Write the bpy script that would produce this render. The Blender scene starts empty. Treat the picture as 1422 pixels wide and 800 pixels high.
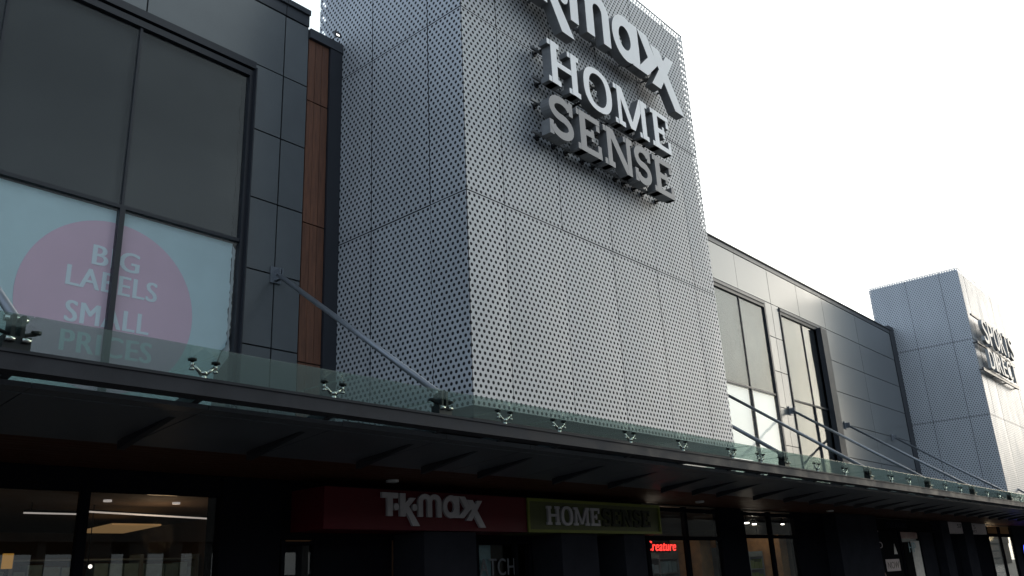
import bpy, math, random
from mathutils import Matrix, Vector, noise
random.seed(7)
sc = bpy.context.scene
COL = sc.collection
W = 10.38            # wall plane of the wings
TF = 7.5             # front plane of the towers

# ------------------------------------------------------------------ materials
MATS = {}
def mat(name, color, rough=0.5, metal=0.0, var=0.0, vscale=3.0, bump=0.0, bscale=20.0, spec=0.5, emit=None, estr=0.0, coat=0.0, coatr=0.08, stretch=None, island=0.0):
    m = bpy.data.materials.new(name); m.use_nodes = True
    nt = m.node_tree; b = nt.nodes['Principled BSDF']
    b.inputs['Base Color'].default_value = (*color, 1)
    b.inputs['Roughness'].default_value = rough
    b.inputs['Metallic'].default_value = metal
    b.inputs['Specular IOR Level'].default_value = spec
    if coat: 
        b.inputs['Coat Weight'].default_value = coat; b.inputs['Coat Roughness'].default_value = coatr
    if emit:
        b.inputs['Emission Color'].default_value = (*emit, 1); b.inputs['Emission Strength'].default_value = estr
    if var or bump:
        tc = nt.nodes.new('ShaderNodeTexCoord'); mp = nt.nodes.new('ShaderNodeMapping')
        nt.links.new(tc.outputs['Object'], mp.inputs['Vector'])
        if stretch: mp.inputs['Scale'].default_value = stretch
    if var:
        n = nt.nodes.new('ShaderNodeTexNoise'); n.inputs['Scale'].default_value = vscale; n.inputs['Detail'].default_value = 6; n.inputs['Roughness'].default_value = 0.65
        nt.links.new(mp.outputs['Vector'], n.inputs['Vector'])
        r = nt.nodes.new('ShaderNodeMapRange'); r.inputs['From Min'].default_value = 0.3; r.inputs['From Max'].default_value = 0.7
        r.inputs['To Min'].default_value = 1 - var; r.inputs['To Max'].default_value = 1 + var
        nt.links.new(n.outputs['Fac'], r.inputs['Value'])
        x = nt.nodes.new('ShaderNodeVectorMath'); x.operation = 'SCALE'; x.inputs[0].default_value = color
        if island:      # every panel or board of its own batch
            ge = nt.nodes.new('ShaderNodeNewGeometry'); ri = nt.nodes.new('ShaderNodeMapRange'); ri.inputs['To Min'].default_value = 1 - island; ri.inputs['To Max'].default_value = 1 + island
            nt.links.new(ge.outputs['Random Per Island'], ri.inputs['Value'])
            mm_ = nt.nodes.new('ShaderNodeMath'); mm_.operation = 'MULTIPLY'; nt.links.new(ri.outputs['Result'], mm_.inputs[0]); nt.links.new(r.outputs['Result'], mm_.inputs[1])
            nt.links.new(mm_.outputs[0], x.inputs['Scale'])
        else: nt.links.new(r.outputs['Result'], x.inputs['Scale'])
        nt.links.new(x.outputs['Vector'], b.inputs['Base Color'])
        r2 = nt.nodes.new('ShaderNodeMapRange'); r2.inputs['From Min'].default_value = 0.3; r2.inputs['From Max'].default_value = 0.7
        r2.inputs['To Min'].default_value = max(0.02, rough*(1 - var)); r2.inputs['To Max'].default_value = min(1, rough*(1 + var))
        nt.links.new(n.outputs['Fac'], r2.inputs['Value']); nt.links.new(r2.outputs['Result'], b.inputs['Roughness'])
    if bump:
        n2 = nt.nodes.new('ShaderNodeTexNoise'); n2.inputs['Scale'].default_value = bscale; n2.inputs['Detail'].default_value = 4
        nt.links.new(mp.outputs['Vector'], n2.inputs['Vector'])
        bp = nt.nodes.new('ShaderNodeBump'); bp.inputs['Strength'].default_value = bump; bp.inputs['Distance'].default_value = 0.02
        nt.links.new(n2.outputs['Fac'], bp.inputs['Height']); nt.links.new(bp.outputs['Normal'], b.inputs['Normal'])
    MATS[name] = m
    return m

def glass(name, tint, ior=1.5, rough=0.0, gain=1.0, dust=0.0, dcol=(0.56, 0.62, 0.60), warp=0.0):
    m = bpy.data.materials.new(name); m.use_nodes = True
    nt = m.node_tree; nt.nodes.clear()
    o = nt.nodes.new('ShaderNodeOutputMaterial'); mx = nt.nodes.new('ShaderNodeMixShader')
    t = nt.nodes.new('ShaderNodeBsdfTransparent'); t.inputs['Color'].default_value = (*tint, 1)
    g = nt.nodes.new('ShaderNodeBsdfGlossy'); g.inputs['Roughness'].default_value = rough; g.inputs['Color'].default_value = (0.95, 0.97, 0.96, 1)
    if warp:
        tc = nt.nodes.new('ShaderNodeTexCoord'); n_ = nt.nodes.new('ShaderNodeTexNoise'); n_.inputs['Scale'].default_value = 0.55; n_.inputs['Detail'].default_value = 2
        nt.links.new(tc.outputs['Object'], n_.inputs['Vector']); bp = nt.nodes.new('ShaderNodeBump'); bp.inputs['Strength'].default_value = 1.0; bp.inputs['Distance'].default_value = warp
        nt.links.new(n_.outputs['Fac'], bp.inputs['Height']); nt.links.new(bp.outputs['Normal'], g.inputs['Normal'])
    ge = nt.nodes.new('ShaderNodeNewGeometry')      # two-sided Schlick reflectance
    dp = nt.nodes.new('ShaderNodeVectorMath'); dp.operation = 'DOT_PRODUCT'
    nt.links.new(ge.outputs['Normal'], dp.inputs[0]); nt.links.new(ge.outputs['Incoming'], dp.inputs[1])
    def math_(op, a, b=None):
        n = nt.nodes.new('ShaderNodeMath'); n.operation = op
        if isinstance(a, (int, float)): n.inputs[0].default_value = a
        else: nt.links.new(a, n.inputs[0])
        if b is not None: n.inputs[1].default_value = b
        return n.outputs[0]
    f0 = ((ior-1)/(ior+1))**2
    c = math_('POWER', math_('SUBTRACT', 1.0), 5.0)
    sub_ = c.node.inputs[0].links[0].from_node; nt.links.new(math_('ABSOLUTE', dp.outputs['Value']), sub_.inputs[1])
    mu = nt.nodes.new('ShaderNodeMath'); mu.operation = 'MULTIPLY'; mu.inputs[1].default_value = gain; mu.use_clamp = True
    nt.links.new(math_('ADD', math_('MULTIPLY', c, 1-f0), f0), mu.inputs[0]); nt.links.new(mu.outputs[0], mx.inputs[0])
    nt.links.new(t.outputs[0], mx.inputs[1]); nt.links.new(g.outputs[0], mx.inputs[2]); 
    if dust:
        df = nt.nodes.new('ShaderNodeBsdfDiffuse'); df.inputs['Color'].default_value = (*dcol, 1)
        tl = nt.nodes.new('ShaderNodeBsdfTranslucent'); tl.inputs['Color'].default_value = (*dcol, 1)
        m1 = nt.nodes.new('ShaderNodeMixShader'); m1.inputs[0].default_value = 0.6; nt.links.new(df.outputs[0], m1.inputs[1]); nt.links.new(tl.outputs[0], m1.inputs[2])
        m2 = nt.nodes.new('ShaderNodeMixShader'); m2.inputs[0].default_value = dust; nt.links.new(mx.outputs[0], m2.inputs[1]); nt.links.new(m1.outputs[0], m2.inputs[2])
        nt.links.new(m2.outputs[0], o.inputs['Surface'])
    else: nt.links.new(mx.outputs[0], o.inputs['Surface'])
    MATS[name] = m
    return m

mat('clad_grey', (0.135, 0.146, 0.148), 0.40, 0.5, var=0.10, vscale=0.9, bump=0.035, bscale=1.1, coat=0.9, coatr=0.2, island=0.09)
mat('joint_dark', (0.008, 0.008, 0.010), 0.7)
mat('frame_dark', (0.018, 0.020, 0.026), 0.42, 0.0, var=0.1)
mat('coping_metal', (0.075, 0.080, 0.088), 0.38, 0.4, var=0.12, vscale=2)
mat('perforated_metal', (0.46, 0.475, 0.49), 0.50, 0.28, var=0.08, vscale=1.3, stretch=(1.6, 1.6, 0.5))
mat('core_dark', (0.012, 0.014, 0.018), 0.8)
mat('blind_dark', (0.011, 0.012, 0.013), 0.6, var=0.22, vscale=0.7)
mat('film_white_glow', (0.84, 0.83, 0.78), 0.5, var=0.04, vscale=1.0, emit=(1.0, 0.97, 0.88), estr=0.32)  # white film; its emission is added glow in place of backlight
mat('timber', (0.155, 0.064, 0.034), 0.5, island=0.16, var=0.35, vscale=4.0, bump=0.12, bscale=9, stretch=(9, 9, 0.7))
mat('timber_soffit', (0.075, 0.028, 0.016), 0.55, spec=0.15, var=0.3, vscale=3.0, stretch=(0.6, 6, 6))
mat('canopy_steel', (0.046, 0.046, 0.052), 0.6, 0.0, spec=0.08, var=0.22, vscale=2.2, bump=0.05, bscale=14)
mat('canopy_soffit', (0.105, 0.112, 0.128), 0.40, 0.2, var=0.15, vscale=1.2)
mat('rod_metal', (0.20, 0.215, 0.235), 0.36, 0.55, var=0.10, vscale=5)
mat('stainless', (0.62, 0.61, 0.57), 0.22, 1.0, var=0.1, vscale=30)
mat('black_rubber', (0.010, 0.010, 0.011), 0.5)
mat('letter_white', (0.84, 0.85, 0.85), 0.42, var=0.03, vscale=4)
mat('letter_home', (0.90, 0.90, 0.90), 0.38, var=0.03, vscale=4)
mat('letter_grey', (0.235, 0.228, 0.232), 0.40, var=0.06, vscale=4)
mat('letter_return', (0.21, 0.21, 0.21), 0.38, 0.3, var=0.15, vscale=6)
mat('door_letter', (0.13, 0.13, 0.135), 0.5, spec=0.2)
mat('letter_far', (0.36, 0.36, 0.35), 0.5, spec=0.3)
mat('letter_back', (0.03, 0.03, 0.033), 0.5)
mat('poster_paper', (0.55, 0.70, 0.725), 0.55, var=0.07, vscale=0.8)
mat('poster_pink', (0.74, 0.49, 0.60), 0.55, var=0.06, vscale=0.9)
mat('poster_text', (0.76, 0.83, 0.87), 0.55)
mat('poster_edge', (0.36, 0.40, 0.41), 0.4, bump=0.6, bscale=30)
mat('shop_black', (0.010, 0.010, 0.013), 0.6, spec=0.0, var=0.1)
mat('pier_grey', (0.026, 0.026, 0.031), 0.7, spec=0.0, var=0.15, vscale=2.0)
mat('sign_red', (0.085, 0.005, 0.010), 0.45, spec=0.15, var=0.12, vscale=1.2)
mat('sign_letter', (0.44, 0.41, 0.41), 0.4, 0.0, spec=0.2, var=0.1)
mat('sign_green', (0.078, 0.085, 0.032), 0.5, spec=0.15, var=0.1)
mat('sign_green_border', (0.15, 0.165, 0.028), 0.5, spec=0.15, var=0.1)
mat('sign_dark_letter', (0.030, 0.032, 0.020), 0.6, spec=0.12)
mat('sign_black', (0.012, 0.012, 0.012), 0.6, spec=0.0)
mat('sign_white', (0.32, 0.27, 0.28), 0.5, spec=0.15, var=0.1)
mat('sign_ink', (0.018, 0.008, 0.012), 0.5)
mat('interior_wall', (0.14, 0.10, 0.07), 0.7, var=0.3, vscale=1.5)
mat('interior_floor', (0.06, 0.05, 0.045), 0.4, var=0.2)
mat('interior_ceiling', (0.10, 0.07, 0.05), 0.8, var=0.15)
mat('shelf_unit', (0.20, 0.25, 0.26), 0.6, var=0.2, vscale=4)
mat('stock_teal', (0.22, 0.36, 0.38), 0.6, var=0.25, vscale=5)
mat('stock_pale', (0.55, 0.52, 0.47), 0.6, var=0.25, vscale=5)
mat('stock_warm', (0.42, 0.22, 0.08), 0.6, var=0.3, vscale=5)
mat('stock_green', (0.14, 0.22, 0.03), 0.6, var=0.3, vscale=5)
mat('asphalt', (0.045, 0.045, 0.047), 0.85, var=0.25, vscale=0.6, bump=0.4, bscale=90)
mat('paving', (0.075, 0.072, 0.068), 0.8, var=0.2, vscale=1.2, bump=0.2, bscale=40)
mat('kerb_stone', (0.24, 0.235, 0.22), 0.8, var=0.15)
mat('line_paint', (0.6, 0.6, 0.57), 0.7, var=0.2, vscale=6)
mat('roof_membrane', (0.12, 0.12, 0.125), 0.8, var=0.2)
mat('render_far', (0.05, 0.045, 0.04), 0.7, var=0.15)
mat('lamp_unlit', (0.55, 0.55, 0.53), 0.35)
mat('lamp_glow', (0.8, 0.8, 0.8), 0.5, emit=(1.0, 0.93, 0.82), estr=1.6)
mat('lamp_spot', (0.8, 0.8, 0.8), 0.5, emit=(1.0, 0.92, 0.78), estr=6.0)
mat('strip_glow', (0.8, 0.8, 0.8), 0.5, emit=(1.0, 0.90, 0.84), estr=0.32)
mat('panel_warm', (0.3, 0.2, 0.1), 0.5, emit=(1.0, 0.60, 0.26), estr=0.14)
mat('yellow_box', (0.6, 0.3, 0.05), 0.5, emit=(1.0, 0.52, 0.10), estr=0.2)
mat('neon_red', (0.6, 0.02, 0.02), 0.4, emit=(1.0, 0.045, 0.035), estr=1.7)
mat('neon_blue', (0.02, 0.03, 0.6), 0.4, emit=(0.03, 0.07, 1.0), estr=2.5)
mat('flood_lens', (0.8, 0.8, 0.8), 0.3, emit=(1.0, 0.97, 0.92), estr=2.0)
glass('window_glass', (0.96, 0.975, 0.975), 1.42, 0.0, 1.0, warp=0.018)
glass('shop_glass', (0.88, 0.89, 0.89), 1.50, 0.0, 1.0)
glass('canopy_glass', (0.70, 0.79, 0.76), 1.5, 0.02, 0.5, dust=0.10)

# ------------------------------------------------------------------ mesh helper
ORG = {}     # world origin of every object
class MB:
    def __init__(s): s.v = []; s.f = []; s.mi = []
    def add(s, vs, fs, mi=0):
        o = len(s.v); s.v += [tuple(p) for p in vs]; s.f += [tuple(i + o for i in f) for f in fs]; s.mi += [mi]*len(fs)
    def box(s, x0, x1, y0, y1, z0, z1, mi=0):
        s.add([(x0,y0,z0),(x1,y0,z0),(x1,y1,z0),(x0,y1,z0),(x0,y0,z1),(x1,y0,z1),(x1,y1,z1),(x0,y1,z1)],
              [(0,3,2,1),(4,5,6,7),(0,1,5,4),(1,2,6,5),(2,3,7,6),(3,0,4,7)], mi)
    def hexa(s, p, mi=0):   # 8 points, bottom ring then top ring
        s.add(p, [(0,3,2,1),(4,5,6,7),(0,1,5,4),(1,2,6,5),(2,3,7,6),(3,0,4,7)], mi)
    def cyl(s, p0, p1, r0, r1=None, n=14, mi=0):
        p0 = Vector(p0); p1 = Vector(p1); r1 = r0 if r1 is None else r1
        d = (p1 - p0).normalized(); a = d.cross(Vector((0,0,1)))
        if a.length < 1e-3: a = Vector((1,0,0))
        a.normalize(); b = d.cross(a)
        vs = []
        for p, r in ((p0, r0), (p1, r1)):
            for k in range(n):
                t = 2*math.pi*k/n; vs.append(p + a*(r*math.cos(t)) + b*(r*math.sin(t)))
        fs = [(k, (k+1) % n, n+(k+1) % n, n+k) for k in range(n)] + [tuple(range(n-1, -1, -1)), tuple(range(n, 2*n))]
        s.add(vs, fs, mi)
    def prism(s, pts, yf, yb, mi=0, ms=None):   # polygon in (x, z), ccw seen from the front (-Y)
        ar = sum(pts[i][0]*pts[(i+1) % len(pts)][1] - pts[(i+1) % len(pts)][0]*pts[i][1] for i in range(len(pts)))
        if ar < 0: pts = pts[::-1]
        n = len(pts); ms = mi if ms is None else ms
        o = len(s.v)
        s.v += [(x, yf, z) for x, z in pts] + [(x, yb, z) for x, z in pts]
        s.f.append(tuple(range(o, o+n))); s.mi.append(mi)
        s.f.append(tuple(range(o+2*n-1, o+n-1, -1))); s.mi.append(ms)
        for i in range(n):
            j = (i+1) % n; s.f.append((o+j, o+i, o+n+i, o+n+j)); s.mi.append(ms)
    def ring(s, outer, inner, yf, yb, mi=0, ms=None):
        n = len(outer); ms = mi if ms is None else ms; o = len(s.v)
        s.v += [(x, yf, z) for x, z in outer] + [(x, yf, z) for x, z in inner] + [(x, yb, z) for x, z in outer] + [(x, yb, z) for x, z in inner]
        for i in range(n):
            j = (i+1) % n
            s.f += [(o+i, o+j, o+n+j, o+n+i), (o+2*n+j, o+2*n+i, o+3*n+i, o+3*n+j), (o+j, o+i, o+2*n+i, o+2*n+j), (o+n+i, o+n+j, o+3*n+j, o+3*n+i)]
            s.mi += [mi, ms, ms, ms]
    def build(s, name, mats, parent=None, smooth=False):
        if isinstance(mats, str): mats = [mats]
        org = ORG.get(parent.name, Vector((0,0,0))) if parent else Vector((0,0,0))
        me = bpy.data.meshes.new(name)
        me.from_pydata([(x-org.x, y-org.y, z-org.z) for x, y, z in s.v], [], s.f)
        for m in mats: me.materials.append(MATS[m])
        if len(mats) > 1: me.polygons.foreach_set('material_index', s.mi)
        if smooth: me.polygons.foreach_set('use_smooth', [len(f) == 4 for f in s.f])
        me.update()
        ob = bpy.data.objects.new(name, me); COL.objects.link(ob)
        if parent: ob.parent = parent
        ORG[ob.name] = org
        return ob

def tag(o, label, cat, group=None):
    o['label'] = label; o['category'] = cat
    if group: o['group'] = group
    return o
def thing(name, loc, label, cat, group=None):
    o = bpy.data.objects.new(name, None); COL.objects.link(o); o.location = loc; o.empty_display_size = 0.3
    ORG[o.name] = Vector(loc)
    return tag(o, label, cat, group)
def own(ob, c):      # move a mesh's origin to a point
    c = Vector(c)
    for v in ob.data.vertices: v.co -= c
    ob.location = c; ORG[ob.name] = ORG[ob.name] + c
    return ob
def structure(o): o['kind'] = 'structure'; return o
def copy_tree(o, parent=None, loc=None):
    c = o.copy(); COL.objects.link(c)
    if parent: c.parent = parent
    if loc is not None: c.location = loc
    for ch in list(o.children): copy_tree(ch, c)
    return c

# ------------------------------------------------------------------ setting
g = MB(); g.add([(-600,-600,0),(900,-600,0),(900,700,0),(-600,700,0)], [(0,1,2,3)]); structure(g.build('ground', 'asphalt'))
p = MB(); p.box(-40, 110, 4.2, 11.2, 0.004, 0.13); structure(p.build('pavement', 'paving'))
k = MB(); k.box(-40, 110, 4.04, 4.197, 0.004, 0.145); structure(k.build('kerb', 'kerb_stone'))
l = MB()
for i in range(-12, 40): l.box(i*2.5-0.05, i*2.5+0.05, -7.0, -2.2, 0.002, 0.006)
structure(l.build('parking_lines', 'line_paint'))

# ------------------------------------------------------------------ cladding helper
def clad(M, xs, zs, y, skip=None, gap=0.022, th=0.03):
    for i in range(len(xs)-1):
        for j in range(len(zs)-1):
            a, b = sorted((zs[j], zs[j+1]))
            if skip and skip((xs[i]+xs[i+1])/2, (a+b)/2): continue
            x0, x1, z0, z1 = xs[i]+gap/2, xs[i+1]-gap/2, a+gap/2, b-gap/2
            t = [y + random.uniform(-0.0022, 0.0022) for _ in range(4)]
            t[3] = t[0] + t[2] - t[1]
            yb = y + th
            M.hexa([(x0,t[0],z0),(x1,t[1],z0),(x1,yb,z0),(x0,yb,z0),(x0,t[3],z1),(x1,t[2],z1),(x1,yb,z1),(x0,yb,z1)])

def window(parent, xs, z0, z1, ztr, label=None, lower='film_white_glow', head=True, wide=0.05):
    """window with vertical mullions at xs, one transom"""
    x0, x1 = xs[0], xs[-1]
    f = MB()
    t = wide/2
    f.box(x0-0.06, x0, W-0.03, W+0.12, z0, z1); f.box(x1, x1+0.06, W-0.03, W+0.12, z0, z1)
    f.box(x0-0.06, x1+0.06, W-0.027, W+0.12, z1, z1+0.10)
    for x in xs[1:-1]: f.box(x-t, x+t, W-0.022, W+0.10, z0, ztr-0.026); f.box(x-0.018, x+0.018, W-0.004, W+0.10, ztr+0.026, z1-0.002)
    f.box(x0+0.002, x1-0.002, W-0.012, W+0.10, ztr-0.025, ztr+0.025)
    fr = f.build('window', 'frame_dark', parent)
    if label: fr['label'] = label
    for i in range(len(xs)-1):
        for a, b, t in ((z0, ztr-0.027, wide/2), (ztr+0.027, z1-0.004, 0.018)):
            q = MB(); xa = xs[i]+(t if i else 0)+0.002; xb = xs[i+1]-(t if i < len(xs)-2 else 0)-0.002
            tl = random.uniform(-0.0015, 0.0015)
            q.hexa([(xa,W+0.02,a),(xb,W+0.02+tl,a),(xb,W+0.028+tl,a),(xa,W+0.028,a),(xa,W+0.02,b),(xb,W+0.02+tl,b),(xb,W+0.028+tl,b),(xa,W+0.028,b)])
            q.build('pane', 'window_glass', fr)
    b = MB()
    b.box(x0+0.002, x1-0.002, W+0.085, W+0.099, ztr+0.04, z1-0.006); b.build('blind', 'blind_dark', fr)
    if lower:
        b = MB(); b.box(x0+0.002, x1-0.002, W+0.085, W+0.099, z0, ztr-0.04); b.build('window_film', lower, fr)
    return fr

def coping(parent, x0, x1, zb, zt, zd, joints=()):
    c = MB()
    js = [x0] + [j for j in joints if x0 < j < x1] + [x1]
    for a, b in zip(js, js[1:]):
        c.box(a+0.006, b-0.006, W-0.012, W+0.35, zb+0.012, zd)
        c.box(a+0.004, b-0.004, W-0.05, W+0.40, zd+0.012, zt)
        c.box(a+0.006, b-0.006, W-0.004, W+0.34, zd, zd+0.012)
    return c.build('coping', 'coping_metal', parent)

# ------------------------------------------------------------------ left wing
LW = thing('retail_wing', (2.0, W, 0), 'dark grey panelled retail wing at far left with a tall window and a timber strip', 'building')
rows = [3.42, 3.8, 4.94, 6.07, 7.2, 8.335, 9.47, 10.62]
m = MB()
clad(m, [-4.6, -2.3, 0.0, 2.25, 4.52, 6.80, 7.26], [9.47, 10.62], W)
clad(m, [6.27, 6.80, 7.26], rows[:-1], W)
clad(m, [-4.6, -2.3, 0.0, 1.1], rows[:-1], W)
m.build('cladding', 'clad_grey', LW)
m = MB()
m.box(-4.6, 7.94, W+0.15, W+14, 3.30, 10.58); m.box(6.27, 7.26, W+0.04, W+0.15, 3.30, 10.58); m.box(-4.6, 6.27, W+0.04, W+0.15, 9.40, 10.58); m.box(-4.6, 1.1, W+0.04, W+0.15, 3.3, 9.40)
m.build('wall', 'joint_dark', LW)
m = MB(); m.box(-4.6, 7.2, W+0.45, W+14, 10.581, 10.64); m.build('roof', 'roof_membrane', LW)
coping(LW, -4.6, 7.26, 10.62, 10.94, 10.83, [-2.3, 0, 2.25, 4.52, 6.8])
wl = window(LW, [1.14, 2.81, 4.48, 6.19], 3.45, 9.20, 6.45, 'tall window with dark upper panes and a pink circle poster below', lower=None, wide=0.07)
m = MB()   # head flashings and right jamb cover
m.box(1.1, 6.272, W-0.055, W+0.04, 9.335, 9.455); m.box(6.19+0.062, 6.272, W-0.10, W+0.04, 3.45, 9.333)
m.build('window_surround', 'frame_dark', LW)
m = MB(); m.box(1.15, 6.18, W+0.13, W+0.145, 3.45, 6.41); m.build('blind', 'blind_dark', wl)
# ragged silver edge of the upper blind
m = MB()
pts = [(6.185, 6.49)]; z = 6.49
while z < 9.15: pts.append((6.12+random.uniform(-0.016, 0.016), z)); z += 0.05
pts += [(6.185, 9.15)]
m.prism(pts, W+0.072, W+0.080); m.build('blind_edge', 'joint_dark', wl)
# timber strip
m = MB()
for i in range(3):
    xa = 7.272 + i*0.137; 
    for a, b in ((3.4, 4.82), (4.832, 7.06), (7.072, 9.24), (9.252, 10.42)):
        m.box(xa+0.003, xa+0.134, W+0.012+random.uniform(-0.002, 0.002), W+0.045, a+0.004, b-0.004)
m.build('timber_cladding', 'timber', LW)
m = MB(); m.box(7.262, 7.70, W+0.045, W+0.15, 3.3, 10.42); m.build('timber_backing', 'joint_dark', LW)
m = MB(); m.box(7.69, 7.942, W-0.03, W+0.20, 3.4, 10.42); m.build('corner_post', 'frame_dark', LW)
m = MB(); m.box(7.264, 7.942, W-0.045, W+0.40, 10.425, 10.60); m.build('timber_head_trim', 'coping_metal', LW)
# floodlight on the head trim
FL = thing('floodlight', (7.78, W-0.02, 10.60), 'small lit floodlight perched on the parapet where the timber strip meets the near tower', 'floodlight')
m = MB(); m.box(7.74, 7.82, W+0.02, W+0.10, 10.601, 10.68); m.cyl((7.78, W+0.06, 10.68), (7.78, W-0.02, 10.78), 0.012); m.build('bracket', 'black_rubber', FL)
m = MB(); m.hexa([(7.68,W-0.20,10.68),(7.90,W-0.20,10.68),(7.90,W-0.10,10.72),(7.68,W-0.10,10.72),(7.68,W-0.14,10.88),(7.90,W-0.14,10.88),(7.90,W-0.04,10.86),(7.68,W-0.04,10.86)]); m.build('housing', 'frame_dark', FL)
m = MB(); m.hexa([(7.70,W-0.212,10.69),(7.80,W-0.212,10.69),(7.80,W-0.203,10.69),(7.70,W-0.203,10.69),(7.70,W-0.195,10.75),(7.80,W-0.195,10.75),(7.80,W-0.186,10.75),(7.70,W-0.186,10.75)]); m.build('lens', 'flood_lens', FL); FL.scale = (0.6, 0.6, 0.6)

# ------------------------------------------------------------------ text helper
def text_obj(s, name, material, parent, x0, x1, z0, z1, y, depth=0.004, bold=0.0, shear=0.0):
    cu = bpy.data.curves.new(name, 'FONT'); cu.body = s; cu.shear = shear; cu.resolution_u = 4
    cu.space_character = 1.08 if bold else 1.0
    tmp = bpy.data.objects.new('tmp', cu); COL.objects.link(tmp)
    dg = bpy.context.evaluated_depsgraph_get(); dg.update()
    me0 = bpy.data.meshes.new_from_object(tmp.evaluated_get(dg))
    xs = [v.co.x for v in me0.vertices]; zs = [v.co.y for v in me0.vertices]
    ax, bx, az, bz = min(xs), max(xs), min(zs), max(zs)
    M = MB()
    fx = lambda x: x0 + (x-ax)/(bx-ax)*(x1-x0); fz = lambda z: z0 + (z-az)/(bz-az)*(z1-z0)
    fs0 = [tuple(f.vertices) for f in me0.polygons]
    # side walls along the border edges
    from collections import Counter
    ec = Counter(); order = {}
    for f in me0.polygons:
        vs = list(f.vertices)
        for i in range(len(vs)):
            a, b = vs[i], vs[(i+1) % len(vs)]; ec[tuple(sorted((a, b)))] += 1; order[tuple(sorted((a, b)))] = (a, b)
    n = len(me0.vertices); bw = bold*(z1-z0)*2.2
    for k, dx in enumerate((-bw, 0.0, bw) if bold else (0.0,)):
        yy = y + 0.0006*k; o = len(M.v)
        vf = [(fx(v.co.x)*1.0 + dx, yy, fz(v.co.y)) for v in me0.vertices]
        M.v += vf + [(x, y+depth, z) for x, _, z in vf]
        for f in fs0: M.f.append(tuple(i+o for i in f)); M.mi.append(0)
        for e, c in ec.items():
            if c == 1: a, b = order[e]; M.f.append((o+a, o+n+a, o+n+b, o+b)); M.mi.append(0)
    bpy.data.objects.remove(tmp); bpy.data.curves.remove(cu); bpy.data.meshes.remove(me0)
    return M.build(name, material, parent)

# window poster
PO = thing('window_poster', (4.48, W+0.06, 4.0), 'pale blue poster with a pink circle reading BIG LABELS SMALL PRICES in the left window', 'poster')
yp = W + 0.066
m = MB(); pts = [(1.16, 3.5), (5.95, 3.5), (5.97, 4.55), (6.06, 4.80)]
z = 4.86
while z < 6.38: pts.append((6.125 + random.uniform(-0.012, 0.012), z)); z += 0.05
pts += [(6.13, 6.40), (1.16, 6.40)]
m.prism(pts, yp, yp+0.004); m.build('sheet', 'poster_paper', PO)
m = MB(); m.prism([(4.48+1.115*math.cos(2*math.pi*i/72), 5.115+1.115*math.sin(2*math.pi*i/72)) for i in range(72)], yp-0.0045, yp-0.001); m.build('circle', 'poster_pink', PO)
for s, a, b, c, d in (('BIG', 4.21, 4.80, 5.605, 5.875), ('LABELS', 3.93, 5.07, 5.275, 5.54), ('SMALL', 3.965, 5.0, 4.82, 5.09), ('PRICES', 3.95, 5.07, 4.455, 4.72)):
    text_obj(s, 'lettering', 'poster_text', PO, a, b, c, d, yp-0.0085, 0.003, bold=0.018)
m = MB(); z = 4.75     # curled torn edge of the sheet
pts = [(6.155, 4.7)]
while z < 6.35: pts.append((6.168 + random.uniform(-0.012, 0.012), z)); z += 0.04
back = [(6.13, 6.35)]
m.prism(pts + [(6.13, 6.37), (6.13, 4.9), (6.05, 4.75), (5.98, 4.5), (6.02, 4.5)], yp-0.006, yp-0.003); m.build('torn_edge', 'poster_edge', PO)

# ------------------------------------------------------------------ right wing
RW = thing('retail_wing', (26.0, W, 0), 'grey panelled retail wing between the two towers with two tall windows', 'building')
zs = [3.42, 3.9, 4.98, 6.1, 7.2, 8.28, 9.38]
m = MB()
clad(m, [15.12, 17.9, 20.2, 22.39, 24.55, 26.72, 28.88, 32.0, 35.9], [9.38, 10.5], W)
clad(m, [24.02, 24.55, 25.06], zs, W); clad(m, [15.12, 17.9, 20.66], zs, W)
clad(m, [28.42, 32.0, 35.9], zs, W)
m.build('cladding', 'clad_grey', RW)
m = MB(); m.box(15.12, 36.48, W+0.15, W+14, 3.30, 10.48); m.box(24.02, 25.06, W+0.04, W+0.15, 3.3, 10.4); m.box(28.42, 35.9, W+0.04, W+0.15, 3.3, 10.4); m.box(15.12, 20.66, W+0.04, W+0.15, 3.3, 10.4); m.box(20.66, 28.42, W+0.041, W+0.15, 9.32, 10.4)
m.build('wall', 'joint_dark', RW)
m = MB(); m.box(15.12, 36.4, W+0.45, W+14, 10.481, 10.53); m.build('roof', 'roof_membrane', RW)
coping(RW, 15.12, 36.2, 10.50, 10.70, 10.655, [17.9, 20.2, 22.39, 24.55, 26.72, 28.88, 32.0])
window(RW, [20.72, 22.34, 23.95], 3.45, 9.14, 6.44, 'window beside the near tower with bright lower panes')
window(RW, [25.13, 26.74, 28.30], 3.45, 9.14, 6.44, 'window with a deep dark right hand jamb', lower='blind_dark')
m = MB()
for a, b in ((20.66, 24.01), (25.07, 28.36)): m.box(a, b, W-0.05, W+0.04, 9.245, 9.335)
m.box(24.015, 24.055, W-0.03, W+0.03, 3.45, 9.24)
m.build('window_head', 'coping_metal', RW)
m = MB(); m.box(27.86, 28.36, W-0.19, W-0.02, 3.45, 9.20); m.build('window_jamb', 'frame_dark', RW)
m = MB(); m.box(35.92, 36.485, W-0.02, W+0.3, 3.4, 10.86); m.build('corner_post', 'frame_dark', RW)

FW = thing('retail_wing', (60.0, W, 0), 'distant end of the panelled retail wing beyond the far tower', 'building')
m = MB(); clad(m, [43.7+2.17*i for i in range(18)], [3.42, 4.94, 6.07, 7.2, 8.3, 9.4, 10.5], W); m.build('cladding', 'clad_grey', FW)
m = MB(); m.box(43.67, 80.5, W+0.04, W+14, 3.3, 10.48); m.build('wall', 'joint_dark', FW)
coping(FW, 43.67, 80.5, 10.50, 10.72, 10.66, [43.7+4.34*i for i in range(9)])

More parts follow.
